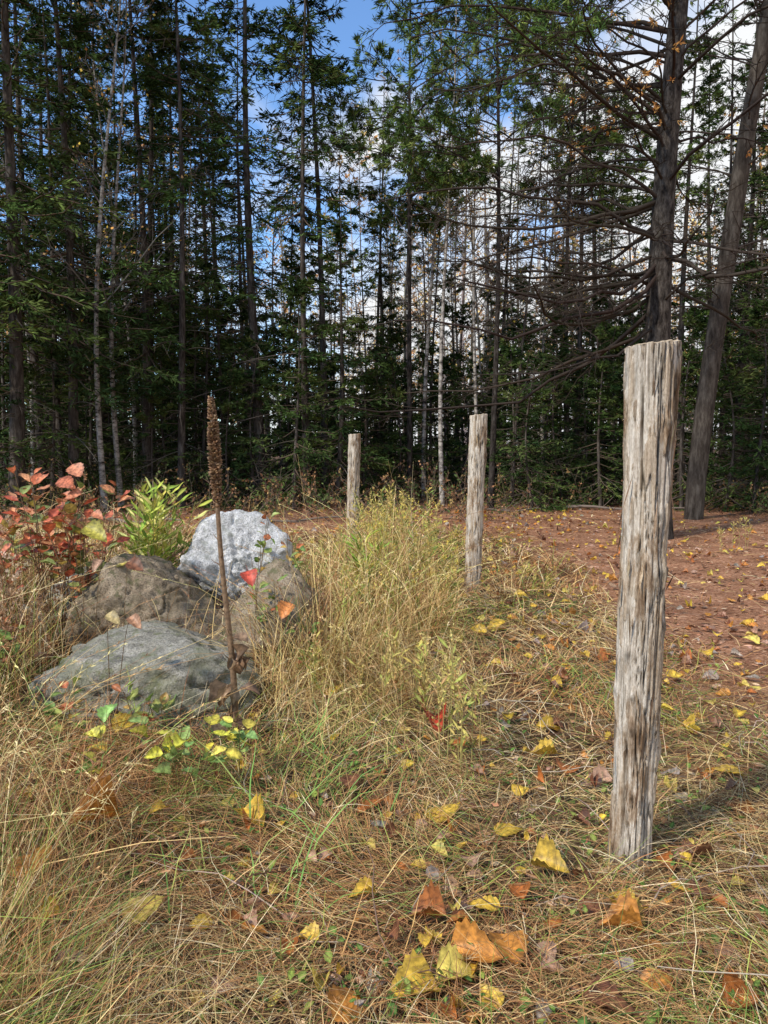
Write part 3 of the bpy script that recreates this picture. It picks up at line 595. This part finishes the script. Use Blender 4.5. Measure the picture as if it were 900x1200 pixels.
n=150; d=U(30,70,n); x=(U(-350,1250,n)-450)/F*d; hh=U(2.5,9,n); P=np.stack([x[:,None]+0*ta,d[:,None]+0*ta,H(x,d)[:,None]+hh[:,None]*ta],-1)
tubes(dm,P,np.outer(.02*hh,np.linspace(1,.1,K)),5,palette(n,[(.12,.10,.08)]),1)
B,_=spawn(P,30,.06,.98,.26,1.35,-.15,4,fall=.85); sprinkle(dm,B,20,.6,.30,.10,np.repeat(palette(n,GR,jit=.3),30,axis=0),2,.1,1.,.4)
dm.obj('distant_trees',DMM)
# ---- big pine on the right
def limbs(b,P0,nb,z0,z1,Hh,Lr,bias,col,slopef,nsub=12,rr=1.,sp=.75):
    s=U(z0,z1,nb)/Hh; Kp=P0.shape[1]-1; i=np.clip((s*Kp).astype(int),0,Kp-1); f=(s*Kp-i)[:,None]; pos=P0[0][i]*(1-f)+P0[0][i+1]*f
    az=U(0,6.28,nb); az=np.where(U(0,1,nb)<bias,math.pi+rng.normal(size=nb)*sp,az); L=U(Lr[0],Lr[1],nb)
    K=9; ta=np.linspace(0,1,K)[None,:]; sl=slopef(pos[:,2])[:,None]+rng.normal(size=(nb,1))*.1
    az2=az[:,None]+rng.normal(size=(nb,1))*.35*ta
    B=np.stack([pos[:,0:1]+np.cos(az2)*L[:,None]*ta,pos[:,1:2]+np.sin(az2)*L[:,None]*ta,pos[:,2:3]+L[:,None]*(sl*ta+.32*(ta*(1-ta))*np.sign(sl+.05))],-1)
    B+=np.cumsum(rng.normal(size=B.shape),axis=1)*.016*L[:,None,None]*(ta>0)[...,None]
    tubes(b,B,np.outer((.010+.006*L)*rr,np.linspace(1,.25,K)),5,palette(nb,[col]),1)
    t1,_=spawn(B,nsub,.15,1,.36,.75,-.02,6,planar=.6,wob=.06); tubes(b,t1,np.tile(np.linspace(.009,.004,6)*rr,(len(t1),1)),3,palette(len(t1),[col]),1)
    t2,_=spawn(t1,4,.2,1,.42,.7,-.05,4,planar=.4); tubes(b,t2,np.tile([.0055,.0045,.004,.003],(len(t2),1)),3,palette(len(t2),[col]),1)
    return B,t1,t2
def tufts(b,T,M,cols,L=.13,W=.012):
    sprinkle(b,T,M,.75,L,W,palette(len(T),cols),2,.3,1.,.3)
PD=13.0; PG=[(.075,.125,.032),(.115,.17,.042),(.155,.19,.05),(.05,.085,.026)]
b=MB(); Hh=16; P,R=trunk(Hh,.27,.14,24,(-.004,0)); R=.25*(1-.75*np.linspace(0,1,24)); R[0]*=1.2; tubes(b,P,R,20,(1,1,1),0)
dk=(.05,.039,.031)
B,t1,t2=limbs(b,P,100,3.6,12.5,Hh,(1.8,5.4),.6,dk,lambda z:np.interp(z,[3.5,5,7,10],[-.22,-.08,.12,.25]),nsub=11)
hi=t2[(t2[:,0,2]>7.2)&(t2[:,0,0]<-1.5)]; tufts(b,hi[U(0,1,len(hi))<.6],15,PG,.16,.018)
h2=t2[t2[:,0,2]>9.8]; tufts(b,h2[U(0,1,len(h2))<.3],12,PG,.16,.018)
md=t2[(t2[:,0,2]>6.6)&(t2[:,0,0]>-1.5)]; tufts(b,md[U(0,1,len(md))<.22],10,[(.50,.24,.07),(.60,.34,.12)],.09,.022)
place('pine_tree',(b,M_pbark),772,PD,1.,0)
b=MB(); Hh=17; P,R=trunk(Hh,.085,.12,24); tubes(b,P,R,10,(.7,.7,.7),0)
B,t1,t2=limbs(b,P,46,7.2,16,Hh,(1.6,3.8),.3,dk,lambda z:np.interp(z,[6,9,13],[.0,.1,.3]),nsub=11,rr=.8)
kk=U(0,1,len(t2))<.9
tufts(b,t2[kk],18,PG,.17,.024)
pr=(b,M_pbark); place('pine_tree',pr,575,18.5,1.,0); place('pine_tree',pr,668,21,1.,2.2); place('pine_tree',pr,480,20.5,1.0,4.)
# leaning tree at far right
b=MB(); pts=[at(812,598,16.5),at(826,470,16.5),at(841,370,16.4),at(857,270,16.3),at(872,170,16.2),at(886,90,16.),at(906,-20,15.8),at(930,-150,15.5),at(955,-300,15.3)]
pts=np.array(pts); org=np.array([pts[0][0],pts[0][1],H(pts[0][0],pts[0][1])])
tt=np.linspace(0,8,26); Pp=np.stack([np.interp(tt,range(9),pts[:,i]) for i in range(3)],-1)-org; Pp[:,2]-=.1
Pp[1:-1]=(Pp[:-2]+Pp[1:-1]+Pp[2:])/3; Pp[0,2]-=.5
tubes(b,Pp[None],np.linspace(.20,.13,26),16,(.36,.33,.30),0)
limbs(b,Pp[None],34,3.,12.,Pp[-1,2],(.8,2.6),.3,(.07,.058,.048),lambda z:np.interp(z,[3,6,9],[-.1,.1,.3]),8)
me=b.mesh('leaning',[M_gbark,M_twig,M_fol]); o=bpy.data.objects.new('leaning_maple_tree',me); o.location=org; scene.collection.objects.link(o)
# ---- brush
b=MB(); n=1000; x,y=scatter(n,15,24,0.); k=(np.abs(x-5.5)>2.5)|(y>19); x,y=x[k],y[k]; n=len(x); az=U(0,6.28,n); L=U(.3,1.4,n); K=5; ta=np.linspace(0,1,K)[None,:]
el=U(.2,1.4,n)[:,None]
P=np.stack([x[:,None]+np.cos(az)[:,None]*np.cos(el)*L[:,None]*ta,y[:,None]+np.sin(az)[:,None]*np.cos(el)*L[:,None]*ta,H(x,y)[:,None]+L[:,None]*(np.sin(el)*ta-.1*ta**2)],-1)
P+=rng.normal(size=P.shape)*.02
tubes(b,P,np.tile(np.linspace(.007,.003,K),(n,1)),3,palette(n,[(.2,.15,.11),(.12,.09,.07)]),0)
t1,_=spawn(P,6,.2,1,.5,.7,0,3); tubes(b,t1,np.tile([.004,.003,.002],(len(t1),1)),3,palette(len(t1),[(.2,.14,.10)]),0)
sprinkle(b,t1,4,.9,.07,.045,palette(len(t1),[(.30,.16,.08),(.34,.22,.09),(.10,.14,.045),(.16,.09,.05),(.08,.11,.035)]),1)
b.obj('undergrowth_brush',[M_twig,M_fol])
b=MB()
for (p,q_,r) in [((1.9,17.5),(3.9,18.6),.035),((4.5,19.),(7.5,18.3),.04),((-3.2,15.),(-.8,16.),.04),((-6,15.5),(-3.9,14.8),.05),((2.4,18.8),(2.9,17.6),.02)]:
    ta=np.linspace(0,1,10)[:,None]; A=np.array([*p,0.]);B_=np.array([*q_,0.]); Q=A*(1-ta)+B_*ta; Q[:,2]=H(Q[:,0],Q[:,1])+r*1.2+.04*np.sin(ta[:,0]*9); Q[:,:2]+=rng.normal(size=(10,2))*.03
    tubes(b,Q,np.linspace(r,r*.4,10),7,(.20,.16,.13)); t1,_=spawn(Q[None],8,.1,1,.3,.8,.1,4); tubes(b,t1,np.tile([.01,.008,.006,.003],(len(t1),1)),4,np.tile((.18,.14,.11),(len(t1),1)))
b.obj('fallen_branches',[M_twig])
# ---------------------------------------------------------------- light
S=Vector((-.76,-.62,0)).normalized(); el=math.radians(42); S=Vector((S.x*math.cos(el),S.y*math.cos(el),math.sin(el)))
sd=bpy.data.lights.new('sun','SUN'); sd.energy=4.4; sd.angle=math.radians(4); sd.color=(1,.92,.80)
so=bpy.data.objects.new('sun',sd); so.rotation_euler=S.to_track_quat('Z','Y').to_euler(); scene.collection.objects.link(so)
w=bpy.data.worlds.new("World"); scene.world=w; w.use_nodes=True; nt=w.node_tree; bgn=nt.nodes['Background']
try: w.cycles.sampling_method='NONE'   # smooth sky without a sun disc: no importance map needed
except Exception as e: print(e)
sk=N(nt,'ShaderNodeTexSky'); sk.sky_type='NISHITA'; sk.sun_disc=False; sk.sun_elevation=el; sk.sun_rotation=math.atan2(S.x,S.y); sk.air_density=1.; sk.dust_density=.5; sk.ozone_density=1.5
tc=N(nt,'ShaderNodeTexCoord'); mp=N(nt,'ShaderNodeMapping'); mp.inputs['Scale'].default_value=(1,1,1.6); mp.inputs['Location'].default_value=(.35,.2,.1)
nt.links.new(tc.outputs['Generated'],mp.inputs[0]); nz=N(nt,'ShaderNodeTexNoise'); nz.inputs['Scale'].default_value=3.4; nz.inputs['Detail'].default_value=4; nz.inputs['Roughness'].default_value=.6
nt.links.new(mp.outputs[0],nz.inputs['Vector']); sxy=N(nt,'ShaderNodeSeparateXYZ'); nt.links.new(tc.outputs['Generated'],sxy.inputs[0])
m1=N(nt,'ShaderNodeMath'); m1.operation='MULTIPLY_ADD'; nt.links.new(sxy.outputs[0],m1.inputs[0]); m1.inputs[1].default_value=.5; nt.links.new(nz.outputs[0],m1.inputs[2])
m2=N(nt,'ShaderNodeMath'); m2.operation='MULTIPLY_ADD'; nt.links.new(sxy.outputs[2],m2.inputs[0]); m2.inputs[1].default_value=-.38; nt.links.new(m1.outputs[0],m2.inputs[2])
cr=ramp(nt,[(.30,(0,0,0)),(.47,(1,1,1))]); nt.links.new(m2.outputs[0],cr.inputs[0])
sb=mixc(nt,sk.outputs[0],(1.15,1.45,1.75),1.,'MULTIPLY')
c=mixc(nt,sb,(6.7,6.8,6.9),cr.outputs[0]); nt.links.new(c,bgn.inputs[0]); bgn.inputs[1].default_value=.145
scene.view_settings.view_transform='Standard'; scene.view_settings.look='None'; scene.view_settings.exposure=0
print('polys',sum(len(m.polygons) for m in bpy.data.meshes))
